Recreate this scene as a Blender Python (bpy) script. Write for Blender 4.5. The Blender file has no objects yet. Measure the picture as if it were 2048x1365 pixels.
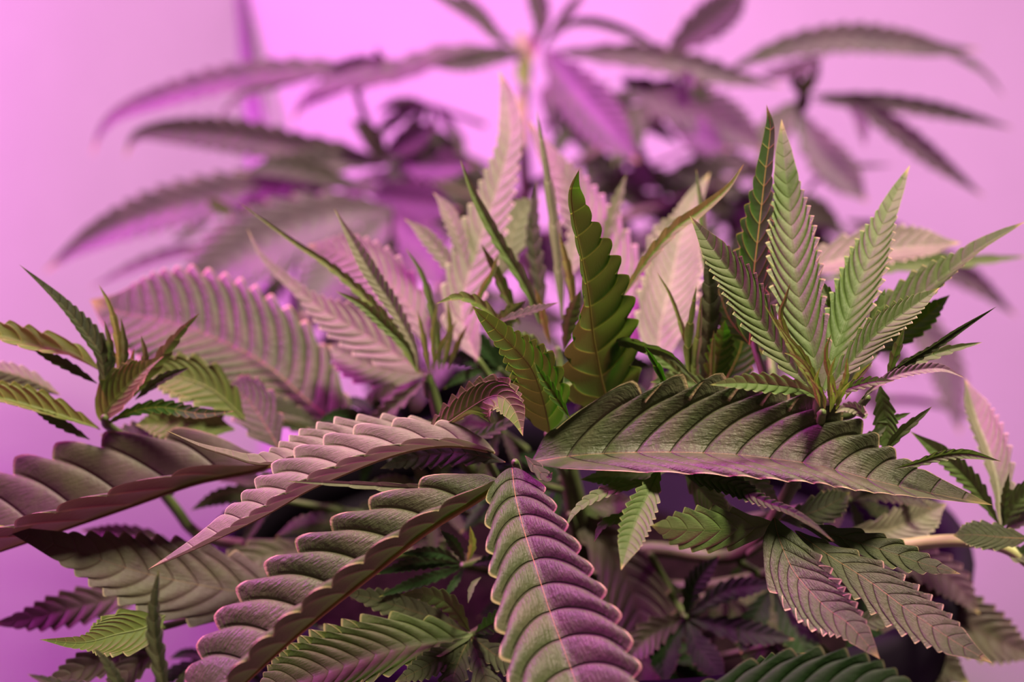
import bpy, math, random
import numpy as np
from mathutils import Vector

random.seed(7)
rng = np.random.default_rng(7)
SC = bpy.context.scene
COL = SC.collection

# ------------------------------------------------------------------ camera, world, lamps, exposure
PITCH = math.radians(14.0)
CAM = np.array([0.0, 0.0, 0.72])
FPX = 2048 * 50.0 / 36.0
RIGHT = np.array([1.0, 0.0, 0.0])
FWD = np.array([0.0, math.cos(PITCH), -math.sin(PITCH)])
UP = np.array([0.0, math.sin(PITCH), math.cos(PITCH)])

cam_data = bpy.data.cameras.new('camera')
cam_data.lens = 50.0
cam_data.sensor_width = 36.0
cam_data.clip_start = 0.01
cam_data.dof.use_dof = True
cam_data.dof.focus_distance = 0.497
cam_data.dof.aperture_fstop = 4.6
cam = bpy.data.objects.new('camera', cam_data)
COL.objects.link(cam)
cam.location = CAM
cam.rotation_euler = (math.pi / 2 - PITCH, 0, 0)
SC.camera = cam

world = bpy.data.worlds.new('world')
world.use_nodes = True
world.node_tree.nodes['Background'].inputs[0].default_value = (0.62, 0.42, 0.5, 1)
world.node_tree.nodes['Background'].inputs[1].default_value = 0.02
SC.world = world

SC.view_settings.view_transform = 'Standard'
SC.view_settings.look = 'None'
SC.view_settings.gamma = 1.0
SC.view_settings.use_curve_mapping = False
SC.view_settings.exposure = 0.48


def lamp(name, loc, target, size, power, color, spread=180):
    d = bpy.data.lights.new(name, 'AREA')
    d.shape = 'RECTANGLE'
    d.size, d.size_y = size
    d.energy = power
    d.color = color
    d.spread = math.radians(spread)
    o = bpy.data.objects.new(name, d)
    COL.objects.link(o)
    o.location = loc
    v = Vector(target) - Vector(loc)
    o.rotation_euler = v.to_track_quat('-Z', 'Y').to_euler()
    return o


lamp('grow_lamp_magenta', (-0.70, 0.72, 1.58), (-0.30, 1.05, 0.30), (0.35, 0.5), 11.0, (1.0, 0.15, 0.94), 165)
lamp('grow_lamp_magenta', (-0.74, 0.52, 1.48), (-0.30, 0.80, 0.35), (0.22, 0.3), 15.5, (1.0, 0.09, 1.0), 125)
lamp('grow_lamp_white', (0.30, 0.36, 1.36), (0.12, 0.62, 0.48), (0.14, 0.18), 9.6, (1.0, 0.84, 0.62), 140)


# ------------------------------------------------------------------ helpers
def pw(x, y, d):
    """photo pixel + distance along the view axis -> world point"""
    return CAM + RIGHT * ((x - 1024.0) / FPX * d) - UP * ((y - 682.5) / FPX * d) + FWD * d


def tag(o, label=None, cat=None, group=None, kind=None):
    if label: o['label'] = label
    if cat: o['category'] = cat
    if group: o['group'] = group
    if kind: o['kind'] = kind
    return o


def link(name, me, parent=None):
    o = bpy.data.objects.new(name, me)
    COL.objects.link(o)
    if parent is not None:
        o.parent = parent
    return o


def empty(name, loc):
    o = bpy.data.objects.new(name, None)
    o.empty_display_size = 0.02
    COL.objects.link(o)
    o.location = loc
    return o


def spline(P, n):
    """Catmull-Rom through P resampled evenly by arc length"""
    P = np.asarray(P, float)
    if len(P) == 2:
        P = np.array([P[0], (P[0] + P[1]) / 2, P[1]])
    Q = np.vstack([2 * P[0] - P[1], P, 2 * P[-1] - P[-2]])
    out = []
    for i in range(1, len(Q) - 2):
        a, b, c, e = Q[i - 1], Q[i], Q[i + 1], Q[i + 2]
        t = np.linspace(0, 1, 24, endpoint=False)[:, None]
        out.append(0.5 * (2 * b + (c - a) * t + (2 * a - 5 * b + 4 * c - e) * t ** 2 + (3 * b - a - 3 * c + e) * t ** 3))
    out.append(P[-1:])
    D = np.vstack(out)
    L = np.concatenate([[0], np.cumsum(np.linalg.norm(np.diff(D, axis=0), axis=1))])
    s = np.linspace(0, L[-1], n)
    return np.stack([np.interp(s, L, D[:, k]) for k in range(3)], 1), L[-1]


def px_points(pts, d0, d1):
    """list of (x,y) or (x,y,d) -> world points, missing d filled by distance along the line"""
    xy = np.array([[p[0], p[1]] for p in pts], float)
    l = np.concatenate([[0], np.cumsum(np.linalg.norm(np.diff(xy, axis=0), axis=1))])
    ks, ds = [], []
    for i, p in enumerate(pts):
        if len(p) > 2:
            ks.append(l[i]); ds.append(p[2])
    if d0 is not None and (not ks or ks[0] > 0): ks.insert(0, 0.0); ds.insert(0, d0)
    if d1 is not None and ks[-1] < l[-1]: ks.append(l[-1]); ds.append(d1)
    d = np.interp(l, ks, ds)
    return np.array([pw(x, y, dd) for (x, y), dd in zip(xy, d)]), d


def norm(v):
    return v / np.maximum(np.linalg.norm(v, axis=-1, keepdims=True), 1e-9)


PROFILE = ([0, .06, .16, .30, .45, .58, .70, .80, .90, .96, 1.0], [.10, .24, .58, .90, 1.0, .96, .78, .53, .25, .10, .0])
SLIM = ([0, .06, .16, .30, .45, .58, .70, .80, .90, .96, 1.0], [.20, .40, .72, .96, 1.0, .88, .68, .48, .26, .12, .0])
BROAD = ([0, .05, .12, .22, .40, .58, .72, .84, .92, .97, 1.0], [.12, .32, .58, .82, 1.0, 1.0, .88, .58, .28, .11, .0])
YOUNG = ([0, .06, .16, .30, .45, .58, .70, .80, .90, .96, 1.0], [.40, .60, .86, 1.0, .92, .78, .62, .45, .27, .14, .0])
LOBE_F = {2: [0, .06, .16, .30, .45, .60, .72, .80, .87, .93, .975], 1: [0, .22, .45, .66, .80, .90], 0: [0, .4, .8]}


def blade_mesh(P, Len, hl, hr, W, n, prof, tooth, bulge, curl, roll, under, res, lobes_to=0.86, slant=1.2, rib=0.02, rnd=1.9, pk=.74, sp=.95, vc=1.15, ts=(1, 1)):
    """serrated leaflet: P midrib samples, hl/hr half-blade directions at those samples"""
    NS = len(P)
    T = norm(np.gradient(P, axis=0))
    sS = np.linspace(0, 1, NS)
    F = LOBE_F[res]
    end = max(.95, lobes_to)
    n2 = max(n, int(round(n * (end / lobes_to) ** (1 / sp))))
    rows_q = [k + f for k in range(n2) for f in F]
    sm = (np.array(rows_q) / n) ** sp * lobes_to
    end = (n2 / n) ** sp * lobes_to
    if end > .97:
        sm *= .97 / end; end = .97
    q = np.array(rows_q, float)
    tail = np.linspace(end, 1.0, [3, 4, 6][res])
    sm = np.concatenate([sm, tail]); q = np.concatenate([q, n2 + (tail - end) / max(1e-3, 1 - end) * .5])
    f = q - np.floor(q)
    m = np.where(f < pk, 1 - tooth * (1 - f / pk) ** rnd, 1 - tooth * ((f - pk) / (1 - pk)) ** rnd)
    fade = np.clip((lobes_to + .04 - sm) / .14, 0, 1) ** .7
    m = 1 - (1 - m) * fade
    m[-len(tail):] = 1.0
    bfade = np.clip((1.0 - sm) / .5, 0, 1) ** .7
    wS = np.interp(sm, *prof) * W
    NT = [5, 8, 13][res]
    tt = (np.linspace(0, 1, NT) ** 0.85)
    if res == 2: tt = np.concatenate([tt[:-1], [.955, 1.0]])
    if res == 1: tt = np.concatenate([tt[:-1], [.95, 1.0]])
    NT = len(tt)
    bw = np.abs(np.sin(np.pi * f)) ** .62 - .35
    bw = bw * bfade * np.clip(sm / .08, .2, 1)
    bw[-len(tail):] = 0
    R_ = len(sm)
    ncol = 2 * NT - 1
    V = np.zeros((R_, ncol, 3)); UV = np.zeros((R_, ncol, 2)); SA = np.zeros((R_, ncol))

    def interp3(A, s):
        return np.stack([np.interp(s, sS, A[:, k]) for k in range(3)], 1)
    for side in (0, 1):
        h0 = hl if side == 0 else hr
        ph = 1 if side == 0 else -1
        for j, t in enumerate(tt):
            sh = slant * wS / Len * np.clip((1 - sm), 0, 1) ** .5
            se = np.minimum(sm + sh * t ** vc, 1.0)
            we = np.interp(se, *prof) * W * .55 + wS * .45
            lat = we * (1 - (1 - m) * ts[side] * t ** 3) * t
            h = norm(interp3(h0, se)); Tv = norm(interp3(T, se))
            h = norm(h - Tv * np.sum(h * Tv, 1, keepdims=True))
            N = np.cross(Tv, h) if side == 0 else np.cross(h, Tv)
            if under: N = -N
            cv = curl[side] if isinstance(curl, tuple) else curl
            a = math.radians(cv) * t * .5
            d = h * math.cos(a) + N * math.sin(a)
            Nn = -h * math.sin(a) + N * math.cos(a)
            env = (t ** .45) * (1 - .55 * t ** 6)
            off = bulge * np.minimum(Len * lobes_to / n, wS * 1.2) * bw * env * (wS / W) ** .5 - roll * wS * max(0, t - .72) ** 2 * 4
            pos = interp3(P, se) + d * lat[:, None] + Nn * off[:, None]
            c = NT - 1 - j if side == 0 else NT - 1 + j
            V[:, c] = pos; UV[:, c, 0] = q; UV[:, c, 1] = t; SA[:, c] = se
    verts = V.reshape(-1, 3)
    ii, jj = np.meshgrid(np.arange(R_ - 1), np.arange(ncol - 1), indexing='ij')
    a = (ii * ncol + jj).ravel(); b = a + 1; c = b + ncol; d = a + ncol
    faces = np.stack([a, b, c, d], 1)
    if under: faces = faces[:, ::-1]
    nb = len(faces)
    # midrib: a thin tapering tube hugging the underside
    k = 7
    NR = min(NS, [14, 24, 40][res]); idx = np.linspace(0, NS - 1, NR).astype(int)
    Pm = P[idx]; Tm = T[idx]
    Nl = norm(np.cross(Tm, hl[idx]) + np.cross(hr[idx], Tm))
    if under: Nl = -Nl
    B = norm(np.cross(Tm, Nl))
    rr = rib * W * (1 - .88 * np.linspace(0, 1, NR)) ** .9
    ang = np.linspace(0, 2 * np.pi, k, endpoint=False)
    ring = (Pm[:, None] - Nl[:, None] * rr[:, None, None] * .90
            + (np.cos(ang)[None, :, None] * Nl[:, None] + np.sin(ang)[None, :, None] * B[:, None]) * rr[:, None, None])
    o = len(verts)
    verts = np.vstack([verts, ring.reshape(-1, 3)])
    i2, j2 = np.meshgrid(np.arange(NR - 1), np.arange(k), indexing='ij')
    a = (o + i2 * k + j2).ravel(); b = (o + i2 * k + (j2 + 1) % k).ravel()
    tf = np.stack([a, b, b + k, a + k], 1)
    faces = np.vstack([faces, tf])
    uv = np.vstack([UV.reshape(-1, 2), np.tile([[0.5, .5]], (NR * k, 1))])
    sa = np.concatenate([SA.ravel(), np.repeat(np.linspace(0, 1, NR), k)])
    return verts, faces, uv, sa, nb


def mesh_from(name, verts, faces, uv=None, sa=None, mats=(), nb=None):
    me = bpy.data.meshes.new(name)
    nv, nf = len(verts), len(faces)
    me.vertices.add(nv); me.loops.add(nf * 4); me.polygons.add(nf)
    me.vertices.foreach_set('co', np.ascontiguousarray(verts, dtype=np.float32).ravel())
    me.loops.foreach_set('vertex_index', np.ascontiguousarray(faces, dtype=np.int32).ravel())
    me.polygons.foreach_set('loop_start', np.arange(0, nf * 4, 4, dtype=np.int32))
    for mt in mats: me.materials.append(mt)
    if nb is not None and len(mats) > 1:
        mi = np.zeros(nf, np.int32); mi[nb:] = 1
        me.polygons.foreach_set('material_index', mi)
    me.polygons.foreach_set('use_smooth', np.ones(nf, bool))
    if uv is not None:
        l = me.uv_layers.new(name='UVMap')
        l.data.foreach_set('uv', np.ascontiguousarray(uv[faces.ravel()], dtype=np.float32).ravel())
    if sa is not None:
        at = me.attributes.new('along', 'FLOAT', 'POINT')
        at.data.foreach_set('value', np.ascontiguousarray(sa, dtype=np.float32))
    me.update(calc_edges=True)
    me.validate()
    return me


def half_dirs(P, phiL, phiR, toward=None):
    """directions of both half blades. phi 0 = flat to the viewer's side, positive = leaning to the viewer"""
    NS = len(P)
    T = norm(np.gradient(P, axis=0))
    if toward is None:
        v = norm(CAM[None] - P)
    else:
        v = np.tile(norm(np.asarray(toward, float)), (NS, 1))
    u = norm(v - T * np.sum(v * T, 1, keepdims=True))
    nl = np.cross(u, T)
    s = np.linspace(0, 1, NS)

    def ph(a):
        if np.isscalar(a): return np.full(NS, math.radians(a))
        return np.radians(np.interp(s, np.linspace(0, 1, len(a)), a))
    a, b = ph(phiL)[:, None], ph(phiR)[:, None]
    return nl * np.cos(a) + u * np.sin(a), -nl * np.cos(b) + u * np.sin(b)


def leaflet(parent, spec, mat, d0, d1, name='leaflet'):
    """spec: (points, W px, phiL, phiR, teeth, options)"""
    pts, W, pl, pr, n = spec[:5]
    o = dict(prof=PROFILE, tooth=.30, bulge=.16, curl=0, roll=.0, under=False, res=2, rib=.028, d0=d0, d1=d1, slant=1.6, lt=.86, rnd=1.45, pk=.78, sp=.95, vc=1.2, ts=(1, 1))
    if mat.name == 'lit_leaf': o.update(bulge=.11, slant=1.8)
    if len(spec) > 5: o.update(spec[5])
    P3, d = px_points(pts, o['d0'], o['d1'])
    P, Len = spline(P3, 64)
    hl, hr = half_dirs(P, pl, pr)
    Ww = W * float(np.mean(d)) / FPX
    v, f, uv, sa, nb = blade_mesh(P, Len, hl, hr, Ww, n, o['prof'], o['tooth'], o['bulge'], o['curl'], o['roll'], o['under'], o['res'], o['lt'], o['slant'], o['rib'], o['rnd'], o['pk'], o['sp'], o['vc'], o['ts'])
    m = o.get('mat', mat)
    me = mesh_from(name, v, f, uv, sa, (m, MIDRIB[m.name]), nb)
    ob = link(name, me, parent)
    if o.get('label'): ob['label'] = o['label']
    return ob


def tube(pts, radii, k=10):
    P, L = spline(pts, max(12, 8 * len(pts)))
    r = np.interp(np.linspace(0, 1, len(P)), np.linspace(0, 1, len(radii)), radii)
    T = norm(np.gradient(P, axis=0))
    P = np.vstack([P[:1] - T[:1] * r[0] * .8, P[:1] - T[:1] * r[0] * .5, P, P[-1:] + T[-1:] * r[-1] * .5, P[-1:] + T[-1:] * r[-1] * .8])
    r = np.concatenate([[r[0] * .02, r[0] * .75], r, [r[-1] * .75, r[-1] * .02]])
    n = len(P)
    T = norm(np.gradient(P, axis=0))
    ref = np.array([0.31, 0.17, 0.93])
    A = norm(np.cross(T, ref)); B = np.cross(T, A)
    ang = np.linspace(0, 2 * np.pi, k, endpoint=False)
    V = P[:, None] + (np.cos(ang)[None, :, None] * A[:, None] + np.sin(ang)[None, :, None] * B[:, None]) * r[:, None, None]
    i, j = np.meshgrid(np.arange(n - 1), np.arange(k), indexing='ij')
    a = (i * k + j).ravel(); b = (i * k + (j + 1) % k).ravel()
    return V.reshape(-1, 3), np.stack([a, b, b + k, a + k], 1)


# ------------------------------------------------------------------ materials
def node_mat(name):
    m = bpy.data.materials.new(name)
    m.use_nodes = True
    nt = m.node_tree
    nt.nodes.clear()
    return m, nt


class NB:
    def __init__(s, nt): s.nt = nt
    def n(s, t, **kw):
        x = s.nt.nodes.new(t)
        for k, v in kw.items(): setattr(x, k, v)
        return x
    def put(s, sock, v):
        if hasattr(v, 'links'): s.nt.links.new(v, sock)
        elif isinstance(v, tuple) and len(v) == 3 and sock.type == 'RGBA': sock.default_value = (*v, 1)
        else: sock.default_value = v
    def math(s, op, a, b=0.0, c=0.0):
        x = s.n('ShaderNodeMath', operation=op)
        s.put(x.inputs[0], a); s.put(x.inputs[1], b)
        if op in ('MULTIPLY_ADD', 'SMOOTH_MIN', 'WRAP'): s.put(x.inputs[2], c)
        return x.outputs[0]
    def step(s, v, lo, hi, a=0.0, b=1.0):
        x = s.n('ShaderNodeMapRange', interpolation_type='SMOOTHSTEP')
        s.put(x.inputs[0], v); x.inputs[1].default_value = lo; x.inputs[2].default_value = hi
        x.inputs[3].default_value = a; x.inputs[4].default_value = b
        return x.outputs[0]
    def mix(s, fac, a, b):
        x = s.n('ShaderNodeMix', data_type='RGBA')
        s.put(x.inputs[0], fac); s.put(x.inputs[6], a); s.put(x.inputs[7], b)
        return x.outputs[2]
    def noise(s, vec, scale, detail=2.0, rough=.5):
        x = s.n('ShaderNodeTexNoise')
        if vec is not None: s.put(x.inputs['Vector'], vec)
        x.inputs['Scale'].default_value = scale; x.inputs['Detail'].default_value = detail; x.inputs['Roughness'].default_value = rough
        return x.outputs[0]


MIDRIB = {}


def leaf_material(name, top, top2, under, rim, vein_top, vein_under, rib, tip=(.45, .42, .12), trans=.28, transcol=(.22, .34, .03), rough=.42, wrinkle=.35, spec=.45):
    m, nt = node_mat(name)
    b = NB(nt)
    out = b.n('ShaderNodeOutputMaterial')
    uv = b.n('ShaderNodeUVMap').outputs[0]
    sep = b.n('ShaderNodeSeparateXYZ'); nt.links.new(uv, sep.inputs[0])
    u, v = sep.outputs[0], sep.outputs[1]
    al = b.n('ShaderNodeAttribute', attribute_name='along').outputs['Fac']
    geo = b.n('ShaderNodeNewGeometry')
    back = geo.outputs['Backfacing']
    obj = b.n('ShaderNodeTexCoord').outputs['Object']
    fr = b.math('FRACT', u)
    dv = b.math('MINIMUM', fr, b.math('SUBTRACT', 1.0, fr))
    vein = b.math('MULTIPLY', b.step(dv, .0, .055, 1, 0), b.step(v, .80, .97, 1, .15))
    mid = b.step(v, .012, .045, 1, 0)
    rimm = b.math('MULTIPLY', b.step(v, .960, .990, 0, 1), b.step(al, 0, .06, 0, 1))
    n1 = b.noise(obj, 55.0, 4.0, .6)
    n2 = b.noise(obj, 420.0, 3.0, .6)
    ctop = b.mix(b.step(n1, .38, .64), top, top2)
    ctop = b.mix(b.math('MULTIPLY', b.step(n2, .35, .7), .22), ctop, tuple(c * .45 for c in top))
    ctop = b.mix(b.math('MULTIPLY', b.math('MAXIMUM', vein, mid), .75), ctop, vein_top)
    cund = b.mix(b.step(n1, .35, .65), under, tuple(min(1, c * 1.35) for c in under))
    cund = b.mix(b.math('MULTIPLY', b.math('MAXIMUM', vein, mid), .8), cund, vein_under)
    col = b.mix(back, ctop, cund)
    col = b.mix(b.math('MULTIPLY', rimm, .85), col, rim)
    col = b.mix(b.step(al, .93, 1.0, 0, .75), col, tip)
    # wrinkles across each lobe
    cx = b.n('ShaderNodeCombineXYZ')
    nt.links.new(b.math('MULTIPLY', u, 2.2), cx.inputs[0]); nt.links.new(b.math('MULTIPLY', v, 26.0), cx.inputs[1])
    wn = b.noise(cx.outputs[0], 1.0, 3.0, .65)
    h = b.math('ADD', b.math('MULTIPLY', wn, .6), b.math('MULTIPLY', n2, .5))
    h = b.math('SUBTRACT', h, b.math('MULTIPLY', vein, .8))
    bump = b.n('ShaderNodeBump')
    bump.inputs['Strength'].default_value = wrinkle
    bump.inputs['Distance'].default_value = .0012
    nt.links.new(h, bump.inputs['Height'])
    p = b.n('ShaderNodeBsdfPrincipled')
    b.put(p.inputs['Base Color'], col)
    p.inputs['Roughness'].default_value = rough
    p.inputs['Specular IOR Level'].default_value = spec
    nt.links.new(bump.outputs[0], p.inputs['Normal'])
    t = b.n('ShaderNodeBsdfTranslucent')
    tc = b.mix(b.math('MULTIPLY', b.math('MAXIMUM', vein, rimm), .6), transcol, tuple(min(1, c * 1.9) for c in transcol))
    b.put(t.inputs[0], tc)
    ms = b.n('ShaderNodeMixShader')
    ms.inputs[0].default_value = trans
    nt.links.new(p.outputs[0], ms.inputs[1]); nt.links.new(t.outputs[0], ms.inputs[2])
    nt.links.new(ms.outputs[0], out.inputs[0])
    r = plain(name + '_midrib', rib, .5)
    MIDRIB[name] = r
    return m


def plain(name, col, rough=.6, col2=None, scale=60.0, bump=0.0, spec=.4):
    m, nt = node_mat(name)
    b = NB(nt)
    out = b.n('ShaderNodeOutputMaterial')
    p = b.n('ShaderNodeBsdfPrincipled')
    obj = b.n('ShaderNodeTexCoord').outputs['Object']
    n1 = b.noise(obj, scale, 4.0, .6)
    c2 = col2 or tuple(c * .8 for c in col)
    b.put(p.inputs['Base Color'], b.mix(b.step(n1, .35, .65), col, c2))
    p.inputs['Roughness'].default_value = rough
    p.inputs['Specular IOR Level'].default_value = spec
    if bump:
        bp = b.n('ShaderNodeBump'); bp.inputs['Strength'].default_value = bump; bp.inputs['Distance'].default_value = .004
        nt.links.new(n1, bp.inputs['Height']); nt.links.new(bp.outputs[0], p.inputs['Normal'])
    nt.links.new(p.outputs[0], out.inputs[0])
    return m


M_BIG = leaf_material('mature_leaf', (.070, .088, .037), (.098, .100, .052), (.034, .060, .014), (.48, .38, .20), (.075, .060, .045), (.10, .11, .03), (.55, .29, .085), rough=.44, trans=.2, transcol=(.05, .14, .015), wrinkle=.8, spec=.32)
M_FRESH = leaf_material('fresh_leaf', (.080, .138, .032), (.108, .160, .05), (.085, .125, .025), (.34, .36, .12), (.06, .10, .02), (.26, .28, .06), (.16, .20, .05), rough=.5, trans=.28, transcol=(.13, .25, .03), spec=.3)
M_DARK = leaf_material('upright_leaf', (.12, .16, .07), (.16, .17, .09), (.028, .075, .012), (.40, .42, .06), (.085, .09, .04), (.32, .33, .04), (.34, .32, .05), rough=.5, trans=.42, transcol=(.06, .24, .008), spec=.25)
M_LIT = leaf_material('lit_leaf', (.160, .160, .098), (.205, .190, .125), (.07, .10, .03), (.50, .45, .28), (.25, .22, .16), (.34, .33, .16), (.34, .24, .10), rough=.5, trans=.22, transcol=(.14, .20, .06), spec=.35)  # lighter leaf tone, paints in strong light on the up-facing leaves
M_YOUNG = leaf_material('young_leaf', (.14, .23, .045), (.18, .25, .07), (.11, .18, .03), (.46, .44, .12), (.14, .2, .03), (.3, .32, .08), (.24, .28, .07), tip=(.55, .38, .06), rough=.45, trans=.35, transcol=(.26, .36, .04))
M_BROWN = leaf_material('bronzed_leaf', (.085, .055, .055), (.085, .080, .045), (.058, .062, .024), (.30, .22, .14), (.06, .04, .035), (.18, .13, .05), (.24, .13, .05), rough=.5, trans=.15, transcol=(.08, .08, .02), spec=.3)
M_REAR = leaf_material('rear_leaf', (.070, .064, .056), (.095, .084, .070), (.060, .050, .035), (.16, .12, .08), (.05, .04, .04), (.10, .08, .05), (.10, .07, .04), rough=.42, trans=.18, transcol=(.08, .07, .03))
M_SHADED = leaf_material('shaded_leaf', (.022, .055, .016), (.032, .066, .022), (.016, .042, .010), (.14, .16, .06), (.03, .04, .02), (.08, .10, .03), (.10, .08, .03), rough=.6, trans=.15, transcol=(.03, .09, .01), spec=.08)  # darker leaf tone, paints in the shade low and inside the front plant
M_STEM = plain('stem_green', (.11, .15, .045), .5, (.08, .12, .03), 90)
M_TAN = plain('stem_tan', (.34, .37, .13), .5, (.28, .32, .10), 90)
M_STEMD = plain('stem_rear', (.10, .085, .05), .6, (.07, .06, .04), 60)
M_BUD = plain('flower_bud', (.42, .36, .20), .7, (.30, .30, .12), 300, .5)
MIDRIB['flower_bud'] = M_BUD
M_WALL = plain('tent_fabric', (.52, .51, .52), .6, (.495, .485, .495), 5, .1, .2)
M_POT = plain('pot_plastic', (.009, .006, .011), .8, (.007, .005, .009), 30, 0, .08)
M_SOIL = plain('soil', (.009, .007, .005), .95, (.005, .004, .003), 120, .8, 0.0)
M_POLE = plain('tent_pole', (.14, .06, .14), .6, (.12, .05, .12), 10)


# ------------------------------------------------------------------ the tent
M_LOWBOUNCE = plain('low_bounce', (.16, .15, .16), .6, (.14, .13, .14), 5)  # dark tone added to cut bounce light from the unseen floor and ceiling


def quad_wall(name, a, b, z0, z1, mat, nx=40, nz=24, wav=.006, seed=0):
    a = np.array(a, float); b = np.array(b, float)
    nrm = np.array([-(b - a)[1], (b - a)[0]]); nrm /= np.linalg.norm(nrm)
    V = []
    for k in range(nz + 1):
        for i in range(nx + 1):
            s = i / nx; z = z0 + (z1 - z0) * k / nz
            e = math.sin(math.pi * s)
            w = wav * e * (math.sin(9 * s + seed + 1.3 * z) + .6 * math.sin(17 * s + 2.1 * seed - 2 * z))
            p = a + (b - a) * s + nrm * w
            V.append((p[0], p[1], z))
    F = [(k * (nx + 1) + i, k * (nx + 1) + i + 1, (k + 1) * (nx + 1) + i + 1, (k + 1) * (nx + 1) + i) for k in range(nz) for i in range(nx)]
    me = mesh_from(name, np.array(V), np.array(F), mats=(mat,))
    return tag(link(name, me), kind='structure')


TZ = 1.75
C0 = (-.262, 1.42); CL = (-1.15, .62); CR = (1.30, 1.30); FL = (-1.15, -.5); FR = (1.30, -.5)
quad_wall('wall_back', C0, CR, 0, TZ, M_WALL, seed=1)
quad_wall('wall_left', CL, C0, 0, TZ, M_WALL, seed=2)
quad_wall('wall_side', FL, CL, 0, TZ, M_WALL, seed=3)
quad_wall('wall_right', CR, FR, 0, TZ, M_WALL, seed=4)


def polygon_slab(name, pts, z, th, mat):
    n = len(pts)
    V = [(x, y, z) for x, y in pts] + [(x, y, z - th) for x, y in pts]
    F = [tuple(range(n)), tuple(range(2 * n - 1, n - 1, -1))] + [(i, i + n, (i + 1) % n + n, (i + 1) % n) for i in range(n)]
    me = bpy.data.meshes.new(name); me.from_pydata(V, [], F); me.materials.append(mat); me.update()
    return tag(link(name, me), kind='structure')


OUT = [FL, FR, CR, C0, CL]
polygon_slab('floor', OUT, 0.0, .01, M_LOWBOUNCE)
polygon_slab('ceiling', OUT, TZ + .01, .01, M_LOWBOUNCE)

_p0, _p1 = pw(483, -10, 1.375), pw(523, 250, 1.375)
_top = _p0 + (_p0 - _p1) * ((TZ - _p0[2]) / (_p0[2] - _p1[2])) * 1.0
_bot = _p0 + (_p1 - _p0) * ((_p0[2] - 0.0) / (_p0[2] - _p1[2]))
pole = link('tent_pole', mesh_from('tent_pole', *tube([_bot, _p1, _p0, _top], [.0048, .0048]), mats=(M_POLE,)))
tag(pole, 'thin dark pole leaning in the corner of the pink lit tent', 'pole')


# ------------------------------------------------------------------ pots
def lathe(prof, k=64):
    n = len(prof)
    ang = np.linspace(0, 2 * np.pi, k, endpoint=False)
    V = np.array([[(r * math.cos(a), r * math.sin(a), z) for a in ang] for r, z in prof]).reshape(-1, 3)
    i, j = np.meshgrid(np.arange(n - 1), np.arange(k), indexing='ij')
    a = (i * k + j).ravel(); b = (i * k + (j + 1) % k).ravel()
    return V, np.stack([a, b, b + k, a + k], 1)


def make_pot(x, y, z, R, H, label):
    root = empty('plant_pot', (x, y, z))
    tag(root, label, 'pot')
    prof = [(0.001, .004), (R * .76, .0), (R * .78, .006), (R * .96, H - .03), (R * .965, H - .03), (R * .965, H - .032)]
    prof += [(R * .93, H - .032), (R * .74, .012), (.001, .012)]
    V, F = lathe(prof)
    link('pot_body', mesh_from('pot_body', V, F, mats=(M_POT,)), root)
    V, F = lathe([(R * .962, H - .034), (R * .995, H - .030), (R, H - .004), (R * .99, H), (R * .955, H), (R * .945, H - .006), (R * .932, H - .034), (R * .962, H - .034)])
    link('rim', mesh_from('rim', V, F, mats=(M_POT,)), root)
    s = link('potting_soil', None if False else soil_mesh(R * .915), None)
    s.location = (x, y, z + H - .06)
    return root, s


def soil_mesh(R):
    V = []; F = []
    k, n = 48, 14
    for i in range(n + 1):
        for j in range(k):
            a = 2 * math.pi * j / k; r = R * (i + .02) / (n + .02)
            V.append((r * math.cos(a), r * math.sin(a), random.uniform(-.004, .004) + .008 * (1 - i / n)))
    for i in range(n):
        for j in range(k):
            F.append((i * k + j, i * k + (j + 1) % k, (i + 1) * k + (j + 1) % k, (i + 1) * k + j))
    return mesh_from('potting_soil', np.array(V), np.array(F)[:, ::-1], mats=(M_SOIL,))


POTC = pw(1180, 1030, .70)
PH = .40
# a low plastic riser carries each pot


def riser(x, y, h, R, label):
    V, F = lathe([(.001, 0), (R, 0), (R, h - .002), (R - .004, h), (.001, h)])
    o = link('pot_riser', mesh_from('pot_riser', V, F, mats=(M_POT,)))
    o.location = (x, y, 0)
    return tag(o, label, 'riser')


make_riser_h = max(.02, POTC[2] - PH)
riser(POTC[0], POTC[1], make_riser_h, .15, 'low black riser under the front pot')
pot_front, soil_front = make_pot(POTC[0], POTC[1], make_riser_h, .181, PH, 'wide dark plastic pot holding the front plant')
tag(soil_front, 'dark soil in the pot of the front plant', 'soil', kind='stuff')
PB = (.05, 1.06)
riser(PB[0], PB[1], make_riser_h, .13, 'low black riser under the rear pot')
pot_rear, soil_rear = make_pot(PB[0], PB[1], make_riser_h, .150, .34, 'dark plastic pot holding the blurred rear plant')
tag(soil_rear, 'dark soil in the pot of the rear plant', 'soil', kind='stuff')

from mathutils import Matrix


def wlink(name, me, root):
    o = link(name, me, root)
    o.matrix_parent_inverse = Matrix.Translation(-Vector(root.location))
    return o


class Plant:
    def __init__(s, name, loc, label, stem_mat):
        s.root = empty(name, loc)
        tag(s.root, label, 'plant')
        s.stem_mat = stem_mat

    def branch(s, pts, r, name='branch', mat=None):
        P = np.array([p if isinstance(p, np.ndarray) else pw(*p) for p in pts])
        V, F = tube(P, r)
        return wlink(name, mesh_from(name, V, F, mats=(mat or s.stem_mat,)), s.root)

    def fan(s, pet, mat, d0, d1, specs, r=.0014, name='fan_leaf', sub='leaflet', mat_p=None, label=None):
        """pet: petiole from the leaf's node to its branch (px, px, depth)"""
        P = np.array([pw(*p) for p in pet])
        V, F = tube(P, [r, r * 1.25], 8)
        o = wlink(name, mesh_from(name, V, F, mats=(mat_p or s.stem_mat,)), s.root)
        if label: o['label'] = label
        for sp in specs:
            leaflet(o, sp, mat, d0, d1, sub)
        return o


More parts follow.
